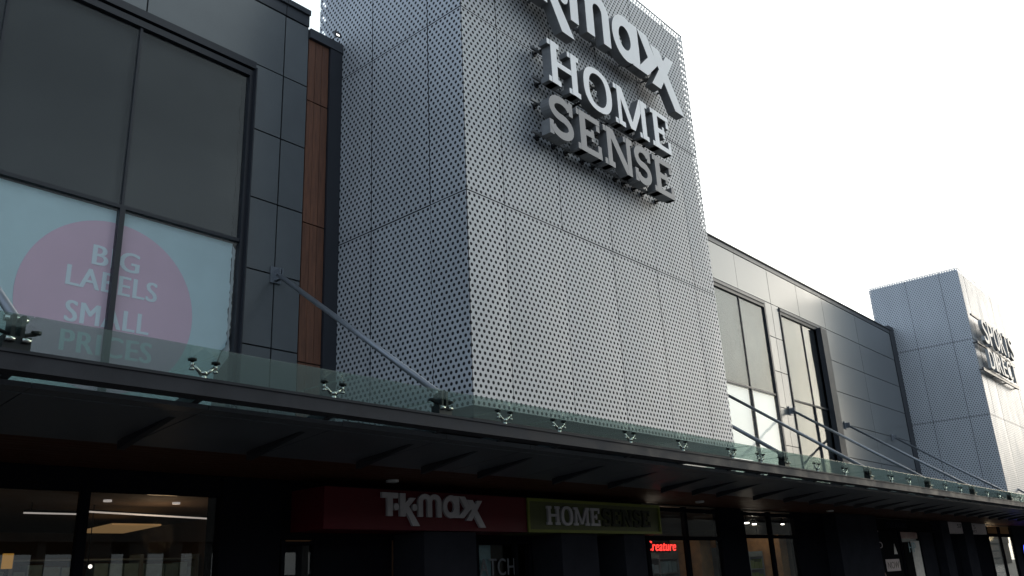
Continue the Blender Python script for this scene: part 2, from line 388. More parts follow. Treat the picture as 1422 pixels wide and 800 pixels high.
# ------------------------------------------------------------------ perforated towers
def sheet(M, us, vs, mapf, p=0.0991, q=0.0767, r=0.0262, gap=0.014, gz=0.022, seg=6):
    for iu in range(len(us)-1):
        for iv in range(len(vs)-1):
            u0, u1, v0, v1 = us[iu]+gap/2, us[iu+1]-gap/2, vs[iv]+gz/2, vs[iv+1]-gz/2
            kx = max(2, round((u1-u0)/(p/2))); hx = (u1-u0)/kx
            ky = max(1, round((v1-v0)/q)); hy = (v1-v0)/ky
            bow = random.uniform(-0.010, 0.003)
            tu, tv = random.uniform(-0.004, 0.004), random.uniform(-0.005, 0.005)
            for j in range(ky):
                va, vb = v0+j*hy, v0+(j+1)*hy; vc = (va+vb)/2
                for i in range(kx):
                    ua, ub = u0+i*hx, u0+(i+1)*hx
                    if (i+j) % 2 == 0:   # hole centred on the left border
                        pts = [(ua, va), (ub, va), (ub, vb), (ua, vb)] + [(ua + r*math.sin(math.pi*t/seg), vc + r*math.cos(math.pi*t/seg)) for t in range(seg+1)]
                    else:
                        pts = [(ub, vb), (ua, vb), (ua, va), (ub, va)] + [(ub - r*math.sin(math.pi*t/seg), vc - r*math.cos(math.pi*t/seg)) for t in range(seg+1)]
                    o = len(M.v)
                    M.v += [mapf(u, v, bow*math.sin(math.pi*(u-u0)/(u1-u0))*math.sin(math.pi*(v-v0)/(v1-v0)) + tu*(u-u0)/(u1-u0) + tv*(v-v0)/(v1-v0)) for u, v in pts]; M.f.append(tuple(range(o, o+len(pts)))); M.mi.append(0)

def tower(x0, zs, label, r=0.0262):
    T = thing('sign_tower', (x0+3.57, TF+1.8, 0), label, 'tower')
    x1 = x0 + 7.152; yb = 11.05
    xs = [x0, x0+0.80, x0+2.185, x0+3.575, x0+4.965, x0+6.35, x1]
    ys = [TF, 8.235, 9.56, yb]
    zt = zs[-1]
    M = MB(); sheet(M, xs, zs, lambda u, v, d: (u, TF+d, v), r=r); M.build('front_screen', 'perforated_metal', T)
    M = MB(); sheet(M, ys, zs, lambda u, v, d: (x0+0.004+d, u, v), r=r); M.build('side_screen', 'perforated_metal', T)
    M = MB(); sheet(M, ys, zs, lambda u, v, d: (x1-0.004-d, u, v), r=r); M.build('side_screen', 'perforated_metal', T)
    M = MB(); sheet(M, xs, [11.0, zt], lambda u, v, d: (u, yb-d, v), p=0.1982, q=0.1534, r=0.047); M.build('rear_screen', 'perforated_metal', T)
    M = MB()
    M.box(x0+0.075, x1-0.075, TF+0.075, yb-0.075, 3.62, zt-0.03); M.box(x0+0.02, x1-0.02, W+0.3, W+14, 3.3, 10.5)
    M.build('core', 'core_dark', T)
    M = MB()      # carrier rails behind the screen joints
    for x in xs[1:-1]: M.box(x-0.025, x+0.025, TF+0.015, TF+0.045, zs[0], zt-0.03)
    for y in ys[1:-1]: M.box(x0+0.02, x0+0.045, y-0.025, y+0.025, zs[0], zt-0.03)
    for z in zs[1:-1]:
        M.box(x0+0.08, x1-0.08, TF+0.047, TF+0.07, z-0.03, z+0.03); M.box(x0+0.047, x0+0.07, TF+0.08, yb-0.08, z-0.03, z+0.03)
    M.build('carrier_frame', 'core_dark', T)
    M = MB()
    M.box(x0+0.005, x1-0.005, TF-0.004, TF+0.012, zt, zt+0.03); M.box(x0-0.004, x0+0.012, TF+0.014, yb, zt, zt+0.03); M.box(x1-0.012, x1+0.004, TF+0.014, yb, zt, zt+0.03)
    M.build('edge_trim', 'perforated_metal', T)
    return T
T1 = tower(7.948, [3.77, 6.839, 9.908, 12.91], 'tall perforated silver tower nearest the camera, carrying large white and grey raised letters')
T2 = tower(36.50, [3.75, 6.80, 9.775, 12.72], 'more distant perforated tower at the right edge, blue grey side and sunlit front', r=0.0205)

# ------------------------------------------------------------------ lettering
def arc(cx, cz, rx, rz, a0, a1, n):
    return [(cx+rx*math.cos(math.radians(a0+(a1-a0)*i/n)), cz+rz*math.sin(math.radians(a0+(a1-a0)*i/n))) for i in range(n+1)]
def stroke(path, w):
    """outline of a polyline of constant width w"""
    L, R = [], []
    n = len(path)
    for i, (x, z) in enumerate(path):
        a = path[max(0, i-1)]; b = path[min(n-1, i+1)]
        dx, dz = b[0]-a[0], b[1]-a[1]; d = math.hypot(dx, dz); nx, nz = -dz/d*w/2, dx/d*w/2
        L.append((x+nx, z+nz)); R.append((x-nx, z-nz))
    return L + R[::-1]
def bx(x0, x1, z0, z1): return [(x0, z0), (x1, z0), (x1, z1), (x0, z1)]
def slab(ch, w, s=0.21, t=0.14):
    """slab serif capitals, height 1, width w (all in cap heights): list of outlines or (outer, inner) rings"""
    if ch == 'H':
        a, b = 0.10, w-0.10-s
        return [bx(a, a+s, 0, 1), bx(b, b+s, 0, 1), bx(a+s, b, 0.44, 0.44+t)] + [bx(c-0.10, c+s+0.10, z, z+t) for c in (a, b) for z in (0, 1-t)]
    if ch == 'O':
        n = 40
        f = lambda rx, rz: [(w/2 + rx*math.copysign(abs(math.cos(k))**0.85, math.cos(k)), 0.5 + rz*math.copysign(abs(math.sin(k))**0.85, math.sin(k))) for k in [2*math.pi*i/n for i in range(n)]]
        return [(f(w/2, 0.53), f(w/2-s*1.02, 0.53-t*1.05))]
    if ch == 'M':
        a, b = 0.10, w-0.10-s*0.95
        return [bx(a+0.02, a+s*0.8, 0, 1), bx(b, b+s*0.95, 0, 1), [(a, 1), (a+s*1.15, 1), (w/2+0.09, 0.06), (w/2-0.09, 0.06)], [(b+s*0.95, 1), (b-s*0.2, 1), (w/2-0.09, 0.06), (w/2+0.09, 0.06)],
                bx(0, a+s*1.1, 1-t, 1), bx(b-s*0.15, w, 1-t, 1), bx(0, a+s+0.10, 0, t), bx(b-0.10, w, 0, t)]
    if ch == 'E':
        a = 0.10
        return [bx(a, a+s, 0, 1), bx(0, w-0.02, 0, t), bx(0, w-0.04, 1-t, 1), bx(a+s, w*0.70, 0.44, 0.44+t), bx(w-0.02-t*0.9, w-0.02, 0, 0.33), bx(w-0.04-t*0.9, w-0.04, 0.69, 1), bx(w*0.70-t*0.7, w*0.70, 0.36, 0.66)]
    if ch == 'N':
        a, b = 0.12, w-0.10-s*0.8
        return [bx(a, a+s*0.8, 0, 1), bx(b, b+s*0.8, 0, 1), [(a-0.02, 1), (a+s*1.2, 1), (b+s*0.8, 0), (b-s*0.3, 0)], bx(0, a+s, 1-t, 1), bx(0, a+s*0.8+0.10, 0, t), bx(b-0.10, w, 1-t, 1)]
    if ch == 'S':
        cx = w/2; rx = w/2 - s/2; rz = 0.5 - t/2
        q = rz/2
        top = arc(cx, 0.5+q, rx, q, 15, 270, 22); bot = arc(cx, 0.5-q, rx, q, 90, -165, 22)
        return [stroke(top[:-1] + bot, s*0.86), bx(w-t*1.0, w-0.01, 0.66, 1), bx(0.01, t*1.0, 0, 0.34)]
def logo_shapes():
    out = []
    out.append(('T', [[(0.0, 1.0), (0.0, 0.77), (0.047, 0.77), (0.047, 0), (0.094, 0), (0.094, 0.77), (0.141, 0.77), (0.141, 1.0)]]))
    dot = lambda cx: [(cx+0.0235*math.cos(2*math.pi*i/24), 0.40+0.155*math.sin(2*math.pi*i/24)) for i in range(24)]
    out.append(('dot', [dot(0.126)]))
    out.append(('k', [[(0.159, 0), (0.159, 1.0), (0.208, 1.0), (0.208, 0.58), (0.246, 0.82), (0.302, 0.82), (0.240, 0.43), (0.338, -0.40), (0.274, -0.40), (0.218, 0.17), (0.208, 0.10), (0.208, 0)]]))
    out.append(('dot', [dot(0.293)]))
    # m: three stems under two arches
    xl, w, x2, x3, xr = 0.326, 0.042, 0.411, 0.4545, 0.547
    o = [(xl, 0)] + arc(0.3905, 0.70, 0.0645, 0.33, 180, 62, 10) + [(0.437, 0.945)] + arc(0.4825, 0.70, 0.0645, 0.33, 118, 0, 10) + [(xr, 0), (xr-w, 0)] \
        + arc(0.480, 0.66, 0.025, 0.15, 0, 180, 8) + [(0.455, 0), (0.412, 0)] + arc(0.390, 0.66, 0.022, 0.15, 0, 180, 8) + [(xl+w, 0)]
    out.append(('m', [o]))
    n = 40
    fo = [(0.645+0.082*math.cos(2*math.pi*i/n), 0.505+0.525*math.sin(2*math.pi*i/n)) for i in range(n)]
    fi = [(0.638+0.036*math.cos(2*math.pi*i/n), 0.505+0.27*math.sin(2*math.pi*i/n)) for i in range(n)]
    out.append(('a', [(fo, fi), bx(0.678, 0.726, 0.0, 1.01)]))
    out.append(('x', [[(0.726, 1.0), (0.785, 1.0), (0.848, 0.44), (0.770, 0.0), (0.720, 0.0), (0.720, 0.10), (0.783, 0.46)]]))
    out.append(('x', [[(0.806, 0.86), (0.866, 0.86), (0.891, 0.66), (0.914, 0.84), (0.967, 0.84), (0.912, 0.38), (1.0, -0.42), (0.940, -0.42), (0.879, 0.12), (0.852, -0.11), (0.795, -0.11), (0.853, 0.36)]]))
    return out
def letter(parent, shapes, fx, fz, yf, yb, face, ret, name='letter'):
    M = MB()
    for k, sh in enumerate(shapes):
        d = 0.0013*k
        if isinstance(sh, tuple): M.ring([(fx(a), fz(b)) for a, b in sh[0]], [(fx(a), fz(b)) for a, b in sh[1]], yf+d, yb-d, 0, 1)
        else: M.prism([(fx(a), fz(b)) for a, b in sh], yf+d, yb-d, 0, 1)
    return M.build(name, [face, ret], parent)
def pins(parent, xs, zs, y0, y1, r=0.022):
    for x in xs:
        for z in zs:
            M = MB(); M.cyl((x, y0, z), (x, y1-0.03, z), r, n=8); M.cyl((x, y1-0.03, z), (x, y1-0.002, z), r*2.4, n=8)
            M.build('mounting_pin', 'black_rubber', parent)

YF, YB = 7.13, 7.31
SG = thing('raised_sign', (11.3, YF, 10.69), 'largest white raised lettering, T.K.maxx, at the top of the near tower', 'sign')
X0, SX, Z0, SZ = 8.52, 5.48, 10.69, 0.95
for nm, shp in logo_shapes():
    letter(SG, shp, lambda a: X0+a*SX, lambda b: Z0+b*SZ, YF, YB, 'letter_white', 'letter_return', 'dot' if nm == 'dot' else 'letter')
M = MB()
for z in (10.86, 11.28): M.box(8.7, 13.75, YB+0.045, YB+0.085, z-0.03, z+0.03)
for x in (8.75, 9.6, 10.5, 11.4, 12.3, 13.1, 13.7): M.cyl((x, YB+0.02, 10.86), (x, TF, 10.86), 0.022, n=8)
M.build('mounting_rail', 'letter_return', SG)
HS = thing('raised_sign', (11.4, YF, 9.18), 'white raised slab lettering HOME on the near tower', 'sign')
for ch, a, b in (('H', 9.575, 10.43), ('O', 10.53, 11.36), ('M', 11.45, 12.545), ('E', 12.66, 13.33)):
    h = 0.80; w = (b-a)/h
    letter(HS, slab(ch, w, 0.195, 0.125), lambda x, a=a: a+x*h, lambda z: 9.17+z*h, YF, YB, 'letter_home', 'letter_return')
    pins(HS, [a+0.1, b-0.12], [9.27, 9.87], YB-0.01, TF)
M = MB()
for z in (9.29, 9.85): M.box(9.45, 13.25, YB+0.05, YB+0.085, z-0.022, z+0.022)
M.build('mounting_rail', 'letter_return', HS)
SS = thing('raised_sign', (11.3, YF, 8.2), 'dull grey raised slab lettering SENSE, lowest line on the near tower', 'sign')
for ch, a, b in (('S', 9.50, 10.14), ('E', 10.24, 10.92), ('N', 11.0, 11.89), ('S', 11.92, 12.47), ('E', 12.55, 13.25)):
    h = 0.745; w = (b-a)/h
    letter(SS, slab(ch, w, 0.215, 0.145), lambda x, a=a: a+x*h, lambda z: 8.20+z*h, YF, YB, 'letter_grey', 'letter_return')
    pins(SS, [a+0.1, b-0.12], [8.27, 8.85], YB-0.01, TF)
M = MB()
for z in (8.27, 8.84): M.box(9.36, 13.2, YB+0.05, YB+0.085, z-0.022, z+0.022)
M.build('mounting_rail', 'letter_return', SS)

# far tower lettering
F1 = thing('raised_sign', (39, YF, 9.6), 'pale raised lettering SPORTS, upper line on the far tower', 'sign')
x = 36.9
for ch in 'SPORTS':
    text_obj(ch, 'letter', 'letter_far', F1, x, x+0.72, 9.62, 10.62, 7.16, 0.13, bold=0.01); x += 0.86
M = MB(); M.box(36.2, 42.3, 7.30, 7.36, 9.50, 9.585); M.box(36.2, 42.3, 7.30, 7.36, 10.64, 10.70)
for xx in (36.3, 38.2, 40.2, 42.2): M.box(xx-0.04, xx+0.04, 7.32, TF, 9.53, 9.58)
M.build('mounting_rail', 'letter_back', F1)
F2 = thing('raised_sign', (39, YF, 8.5), 'pale raised lettering DIRECT, lower line on the far tower', 'sign')
x = 37.0
for ch, w in zip('DIRECT', (0.72, 0.26, 0.72, 0.64, 0.72, 0.72)):
    text_obj(ch, 'letter', 'letter_far', F2, x, x+w, 8.60, 9.38, 7.18, 0.11, bold=0.01); x += w + 0.14
M = MB(); M.box(36.2, 42.0, 7.30, 7.36, 8.42, 8.55)
for xx in (36.3, 38.2, 40.2, 41.9): M.box(xx-0.04, xx+0.04, 7.32, TF, 8.46, 8.5)
M.build('mounting_rail', 'letter_back', F2)

# ------------------------------------------------------------------ canopy
CA = thing('canopy', (20, 6.8, 3.2), 'long dark steel canopy with a green glass edge and tie rods along the building', 'canopy')
CX0, CX1 = -8.0, 82.0
m = MB()
m.box(CX0, CX1, 6.80, 6.815, 3.255, 3.405); m.box(CX0, CX1, 6.815, 7.00, 3.390, 3.404); m.box(CX0, CX1, 6.815, 7.00, 3.256, 3.27); m.box(CX0, CX1, 6.88, 6.90, 3.27, 3.39)
m.box(CX0, CX1, 6.786, 6.7985, 3.385, 3.410); m.box(CX0, CX1, 6.790, 6.7985, 3.252, 3.268)
m.build('edge_beam', 'canopy_steel', CA)
m = MB()
xx = CX0
while xx < CX1:
    xe = xx + 1.5
    tz = 3.235 if xx < 5 else 3.250
    m.hexa([(xx+.004,7.045,3.195),(xe-.004,7.045,3.195),(xe-.004,7.222,3.186),(xx+.004,7.222,3.186),(xx+.004,7.045,tz),(xe-.004,7.045,tz),(xe-.004,7.222,3.225),(xx+.004,7.222,3.225)])
    m.hexa([(xx+.006,7.24,3.185),(xe-.006,7.24,3.185),(xe-.006,8.56,3.085),(xx+.006,8.56,3.085),(xx+.006,7.24,3.225),(xe-.006,7.24,3.225),(xe-.006,8.56,3.125),(xx+.006,8.56,3.125)])
    xx = xe
m.build('soffit_panel', 'canopy_soffit', CA)
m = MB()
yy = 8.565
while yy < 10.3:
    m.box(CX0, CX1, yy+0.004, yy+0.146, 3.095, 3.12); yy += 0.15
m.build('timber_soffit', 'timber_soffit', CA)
m = MB(); m.box(CX0, CX1, 7.26, W, 3.235, 3.26); m.build('deck', 'canopy_soffit', CA)
SPX = [-3.7, -2.2, -0.7, 0.78, 3.86, 5.29, 7.89, 8.97, 10.65, 12.14, 13.8, 14.9, 17.45, 18.95, 21.87, 23.2, 26.3, 27.8, 30.8, 32.3, 35.3, 36.8, 39.8, 41.3, 44.3, 45.8, 48.8, 50.3, 53.3, 54.8]
RDX = [-2.2-0.02, 2.29, 6.81, 15.86, 20.35, 24.75, 29.1, 33.75, 38.2, 42.7, 47.2, 51.7]
# arms below the glass
arm0 = None
m = MB(); m.hexa([(-0.035,6.90,3.262),(0.035,6.90,3.262),(0.035,8.40,3.00),(-0.035,8.40,3.00),(-0.035,6.90,3.388),(0.035,6.90,3.388),(0.035,8.40,3.084),(-0.035,8.40,3.084)])
def place_part(proto, x):
    c = copy_tree(proto, CA); c.location = (x - 20, 0, 0); return c
def canopy_proto(M, name, mats, smooth=False):
    o = M.build(name, mats, None, smooth)
    org = Vector((20, 6.8, 3.2))
    for v in o.data.vertices: v.co = v.co - Vector((0, org.y, org.z))
    return o
def sub(M, name, mats, parent, smooth=False):
    o = canopy_proto(M, name, mats, smooth); o.parent = parent; return o
arm = canopy_proto(m, 'support_arm', 'frame_dark')
arm_xs = sorted(SPX + RDX)
# spider fitting: post, two arms, two bolts with discs
m = MB()
m.cyl((0,6.93,3.404),(0,6.93,3.475),0.030, n=12); m.cyl((0,6.93,3.47),(0,6.93,3.50),0.036, n=12)
for s in (-1, 1):
    m.cyl((0.015*s,6.93,3.475),(0.105*s,6.93,3.55),0.020,0.013, n=10); m.cyl((0.115*s,6.93,3.515),(0.115*s,6.93,3.59),0.015, n=10); m.cyl((0.115*s,6.93,3.50),(0.115*s,6.93,3.518),0.023, n=10)
spider = canopy_proto(m, 'spider_fitting', 'stainless', True)
for s in (-1, 1):
    d = MB(); d.cyl((0.115*s,6.93,3.585),(0.115*s,6.93,3.604),0.038, n=16); sub(d, 'glass_clamp', 'black_rubber', spider, True)
# tie rod with end brackets
m = MB(); A = Vector((0, W-0.10, 6.04)); B = Vector((0, 6.98, 3.70)); m.cyl(A, B, 0.038, n=16)
rod = canopy_proto(m, 'tie_rod', 'rod_metal', True)
m = MB(); m.box(-0.09, 0.09, W-0.034, W-0.006, 5.93, 6.18); m.box(-0.03, -0.012, W-0.17, W-0.034, 5.96, 6.13); m.box(0.012, 0.03, W-0.17, W-0.034, 5.96, 6.13); m.cyl((-0.05, W-0.11, 6.045), (0.05, W-0.11, 6.045), 0.022, n=10)
sub(m, 'wall_bracket', 'rod_metal', rod)
m = MB(); m.box(-0.10, 0.10, 6.86, 6.99, 3.404, 3.53); m.box(-0.05, -0.02, 6.87, 7.00, 3.53, 3.70); m.box(0.02, 0.05, 6.87, 7.00, 3.53, 3.70)
sub(m, 'base_bracket', 'black_rubber', rod)
m = MB(); m.cyl((-0.085, 6.95, 3.685), (0.085, 6.95, 3.685), 0.026, n=10); sub(m, 'clevis_pin', 'stainless', rod, True)
for s in (-1, 1):
    m = MB(); m.cyl((0.09*s, 6.845, 3.50), (0.025*s, 6.845, 3.50), 0.02, n=10); sub(m, 'bolt', 'stainless', rod, True)
m = MB()
for s in (-1, 1): m.cyl((0.03*s, 6.93, 3.55), (0.15*s, 6.93, 3.585), 0.016, n=8); m.cyl((0.15*s,6.93,3.585),(0.15*s,6.93,3.604),0.038, n=14)
sub(m, 'clamp_arm', 'black_rubber', rod)
for i, x in enumerate(arm_xs[1:]): place_part(arm, x)
arm.parent = CA; arm.location = (arm_xs[0]-20, 0, 0)
for x in SPX[1:]: place_part(spider, x)
spider.parent = CA; spider.location = (SPX[0]-20, 0, 0)
for x in RDX[1:]:
    if not (7.5 < x < 15.5): place_part(rod, x)
rod.parent = CA; rod.location = (RDX[0]-20, 0, 0)
edges = sorted(SPX + RDX) + [60, 66, 72, 78, 82]
for a, b in zip(edges, edges[1:]):
    def yback(x0, x1): return TF-0.03 if (x1 > 7.9 and x0 < 15.15) or (x1 > 36.45 and x0 < 43.7) else W-0.08
    q = MB(); dz = random.uniform(-0.004, 0.004)
    q.box(a+0.006, b-0.006, 6.57, yback(a, b), 3.606+dz, 3.618+dz)
    q.build('glass_panel', 'canopy_glass', CA)

# ------------------------------------------------------------------ ground floor shopfronts
def shop_pane(parent, x0, x1, z0, z1, y=W+0.02):
    q = MB(); q.box(x0, x1, y, y+0.01, z0, z1); return q.build('pane', 'shop_glass', parent)
def frame_bars(xv, zh, x0, x1, z0, z1, y0=W-0.03, y1=W+0.07, t=0.05):
    M = MB()
    for x in xv: M.box(x-t, x+t, y0, y1, z0, z1)
    for z in zh: M.box(x0, x1, y0+0.004, y1-0.004, z-t*0.7, z+t*0.7)
    return M
def room(parent, x0, x1, y1, zc=3.06):
    M = MB(); M.box(x0, x1, y1, y1+0.1, 0.13, zc); M.box(x0-0.1, x0, W+0.1, y1, 0.13, zc); M.box(x1, x1+0.1, W+0.1, y1, 0.13, zc); M.build('interior_wall', 'interior_wall', parent)
    M = MB(); M.box(x0, x1, W+0.1, y1, zc, zc+0.03); M.build('interior_ceiling', 'interior_ceiling', parent)
    M = MB(); M.box(x0, x1, W+0.1, y1, 0.131, 0.15); M.build('interior_floor', 'interior_floor', parent)

S1 = thing('shopfront', (4, W, 0.13), 'dark glazed shopfront at bottom left with dim ceiling lights inside', 'shopfront')
frame_bars([2.0, 4.42], [2.86], -4.0, 6.14, 0.13, 2.9).build('frame', 'shop_black', S1)
shop_pane(S1, -4.0, 1.94, 0.2, 2.82); shop_pane(S1, 2.06, 4.36, 0.2, 2.82); shop_pane(S1, 4.48, 6.10, 0.2, 2.82)
m = MB(); m.box(-4.0, 6.14, W-0.02, W+0.09, 2.897, 3.09); m.build('header', 'shop_black', S1)
m = MB(); m.box(6.145, 7.05, W-0.05, W+0.3, 0.13, 3.09); m.build('pier', 'shop_black', S1)
room(S1, -4.0, 9.2, 20.0)
SHX = thing('display_shelf', (5.6, 15.6, 0.15), 'display shelf of pale stock deep inside the left shop window', 'shelf')
m = MB()
for z in (0.4, 0.9, 1.4, 1.9, 2.3): m.box(4.6, 9.0, 15.9, 16.3, z, z+0.03)
for x in (4.6, 5.7, 6.8, 7.9, 9.0): m.box(x-0.03, x+0.03, 15.88, 16.31, 0.15, 2.4)
m.build('rack', 'shelf_unit', SHX)
m = MB()
for z in (0.43, 0.93, 1.43, 1.93):
    x = 4.66
    while x < 8.9:
        w = random.uniform(0.12, 0.4)
        if random.random() < 0.8: m.box(x, min(x+w, 8.95), 15.93, 16.25, z, z+random.uniform(0.2, 0.36))
        x += w + 0.03
m.build('stock', 'stock_teal', SHX)
PL = thing('strip_light', (5.55, 14, 2.9), 'thin pale strip light seen through the left pane of the bottom left shopfront', 'light')
m = MB(); m.box(5.10, 5.99, 13.98, 14.02, 2.895, 2.915); m.build('tube', 'strip_glow', PL)
m = MB(); m.box(5.10, 5.99, 13.985, 14.015, 2.917, 2.95); m.cyl((5.2,14,2.95),(5.2,14,3.06),0.006,n=6); m.cyl((5.9,14,2.95),(5.9,14,3.06),0.006,n=6); m.build('housing', 'shop_black', PL)
PL = thing('strip_light', (7.1, 14, 2.9), 'longer pale strip light seen through the right pane of the bottom left shopfront', 'light')
m = MB(); m.hexa([(6.03,13.98,2.935),(8.3,13.98,2.865),(8.3,14.02,2.865),(6.03,14.02,2.935),(6.03,13.98,2.957),(8.3,13.98,2.887),(8.3,14.02,2.887),(6.03,14.02,2.957)]); m.build('tube', 'strip_glow', PL)
m = MB(); m.hexa([(6.03,13.985,2.959),(8.3,13.985,2.889),(8.3,14.015,2.889),(6.03,14.015,2.959),(6.03,13.985,2.98),(8.3,13.985,2.91),(8.3,14.015,2.91),(6.03,14.015,2.98)]); m.build('housing', 'shop_black', PL)
m = MB(); m.hexa([(6.7,14.6,2.80),(7.55,14.6,2.80),(7.75,16.4,2.80),(6.9,16.4,2.80),(6.7,14.6,2.83),(7.55,14.6,2.83),(7.75,16.4,2.83),(6.9,16.4,2.83)])
tag(m.build('light_panel', 'panel_warm'), 'warm orange ceiling light panel inside the bottom left shopfront', 'light')
YB_ = thing('display_box', (4.96, 14, 0.15), 'glowing orange display panel at the far left inside the shop window', 'display')
m = MB(); m.box(4.90, 5.03, 13.97, 14.03, 2.12, 2.33); m.build('panel', 'yellow_box', YB_)
m = MB(); m.box(4.94, 4.99, 13.98, 14.02, 0.15, 2.118); m.build('post', 'shop_black', YB_)
for (x, y, lab) in ((6.0, 13.3, 'small round ceiling light beside the shop window mullion, bottom left'), (7.1, 13.3, 'small round ceiling light above the longer strip light, bottom left')):
    m = MB(); m.cyl((x, y, 3.03), (x, y, 3.059), 0.06, n=20); tag(own(m.build('ceiling_light', 'strip_glow'), (x, y, 3.06)), lab, 'light')
for (x, y, z, lab) in ((6.15, 14.0, 2.13, 'bright spot lamp by the mullion of the bottom left shop window'),):
    m = MB(); m.cyl((x, y, z), (x, y+0.05, z), 0.030, n=16); m.cyl((x, y+0.05, z), (x, y+0.12, z), 0.035, n=16); m.cyl((x, y+0.08, z+0.03), (x, y+0.08, 3.06), 0.008, n=6)
    T = thing('spot_lamp', (x, y, z), lab, 'light'); m.build('head', 'shop_black', T)
    m = MB(); m.cyl((x, y-0.012, z), (x, y-0.002, z), 0.030, n=16); m.build('lens', 'lamp_glow', T)

S2 = thing('shopfront', (12, W, 0.13), 'dark central shop entrance beneath the red and green signs with grey piers', 'shopfront')
m = MB(); m.box(7.06, 16.2, W+0.02, W+0.12, 2.30, 3.09); m.box(7.7, 9.1, W+0.02, W+0.12, 0.13, 2.30); m.box(12.4, 16.2, W+0.02, W+0.12, 0.13, 2.30); m.build('wall', 'shop_black', S2)
for a, b in ((9.12, 10.24), (12.42, 13.50), (14.38, 15.12)):
    m = MB(); m.box(a, b, 9.70, W, 0.13, 2.375); m.build('pier', 'pier_grey', S2)
d = frame_bars([7.12, 7.66], [2.25], 7.08, 7.70, 0.13, 2.29, t=0.03); d.build('frame', 'shop_black', S2); shop_pane(S2, 7.16, 7.62, 0.2, 2.22)
m = MB(); m.box(7.10, 7.68, W+0.11, W+0.13, 0.14, 2.25); m.build('blind', 'shop_black', S2)  # black backing added to block room light behind this glass, not a real blind
fr = frame_bars([10.95, 11.95, 12.33], [2.26], 10.95, 12.33, 0.13, 2.3, t=0.04).build('door', 'shop_black', S2)
shop_pane(fr, 11.0, 11.9, 0.2, 2.22)
m = MB(); m.box(11.0, 11.36, W+0.05, W+0.06, 1.2, 2.22); m.build('door_reflection', 'stock_teal', fr)  # teal strip painting in the bluish reflection on the door glass
text_obj('ATCH', 'door_lettering', 'door_letter', fr, 11.02, 11.92, 1.72, 2.0, W-0.004, 0.003, bold=0.01)
room(S2, 9.4, 16.4, 18.0)

def sign_box(name, x0, x1, z0, z1, face, label, yf=9.63, frame=None):
    T = thing(name, ((x0+x1)/2, yf, z0), label, 'sign')
    M = MB(); M.box(x0, x1, yf, W-0.01, z0, z1); M.build('box', face, T)
    if frame:
        M = MB(); t = 0.05
        M.box(x0-0.002, x1+0.002, yf-0.03, yf-0.001, z0, z0+t); M.box(x0-0.002, x1+0.002, yf-0.03, yf-0.001, z1-t, z1); M.box(x0-0.002, x0+t, yf-0.03, yf-0.001, z0+t, z1-t); M.box(x1-t, x1+0.002, yf-0.03, yf-0.001, z0+t, z1-t)
        M.build('border', frame, T)
    return T
K = 9.63/W
R = sign_box('fascia_sign', 7.235, 11.42, 2.385, 2.945, 'sign_red', 'red shop sign under the canopy with grey letters T.K.maxx')
for nm, shp in logo_shapes():
    letter(R, shp, lambda a: 8.21+a*2.15, lambda b: 2.575+b*0.325, 9.585, 9.628, 'sign_letter', 'sign_letter', 'dot' if nm == 'dot' else 'letter')
G = sign_box('fascia_sign', 11.43, 15.62, 2.380, 2.945, 'sign_green', 'olive green bordered shop sign with pale HOME and dark SENSE letters', frame='sign_green_border')
for ch, a, b, mt in (('H', 11.93, 12.30, 'sign_letter'), ('O', 12.33, 12.67, 'sign_letter'), ('M', 12.70, 13.17, 'sign_letter'), ('E', 13.20, 13.50, 'sign_letter'),
                     ('S', 13.58, 13.84, 'sign_dark_letter'), ('E', 13.88, 14.18, 'sign_dark_letter'), ('N', 14.22, 14.58, 'sign_dark_letter'), ('S', 14.62, 14.88, 'sign_dark_letter'), ('E', 14.92, 15.22, 'sign_dark_letter')):
    h = 0.315
    letter(G, slab(ch, (b-a)/h, 0.23, 0.14), lambda x, a=a: a+x*h, lambda z: 2.51+z*h, 9.59, 9.628, mt, mt)

S3 = thing('shopfront', (20, W, 0.13), 'glazed shopfront pairs right of the green sign with shelves and lamps inside', 'shopfront')
frame_bars([16.25, 17.92, 19.55], [2.36, 2.98], 16.2, 19.6, 0.13, 3.05, t=0.06).build('frame', 'shop_black', S3)
for a, b in ((16.31, 17.86), (17.98, 19.49)): shop_pane(S3, a, b, 0.2, 2.31); shop_pane(S3, a, b, 2.41, 2.93)
frame_bars([20.75, 22.3, 23.85], [2.42, 2.98], 20.7, 23.9, 0.13, 3.05, t=0.06).build('frame', 'shop_black', S3)
for a, b in ((20.81, 22.24), (22.36, 23.79)): shop_pane(S3, a, b, 0.2, 2.37); shop_pane(S3, a, b, 2.47, 2.93)
for a, b in ((19.61, 20.69), (23.91, 29.2)):
    m = MB(); m.box(a, b, W-0.03, W+0.2, 0.13, 3.09); m.build('wall', 'shop_black', S3)
m = MB(); m.box(25.8, 29.1, W-0.45, W-0.035, 0.13, 3.08); m.build('pier', 'pier_grey', S3)
m = MB(); m.box(19.0, 19.55, W+0.3, W+2.6, 0.15, 2.4); m.box(23.4, 23.85, W+0.3, W+2.6, 0.15, 2.5); m.build('warm_partition', 'stock_warm', S3)
room(S3, 16.4, 29.0, 17.0)
NE = thing('neon_sign', (16.85, W+0.12, 2.1), 'glowing red neon script sign in the window right of the green sign', 'neon sign')
text_obj('Creature', 'tube_lettering', 'neon_red', NE, 16.42, 17.62, 2.10, 2.31, W+0.12, 0.015, bold=0.01, shear=0.25)
m = MB(); m.box(16.3, 17.42, W+0.15, W+0.17, 2.07, 2.33); m.build('backing', 'shop_black', NE)
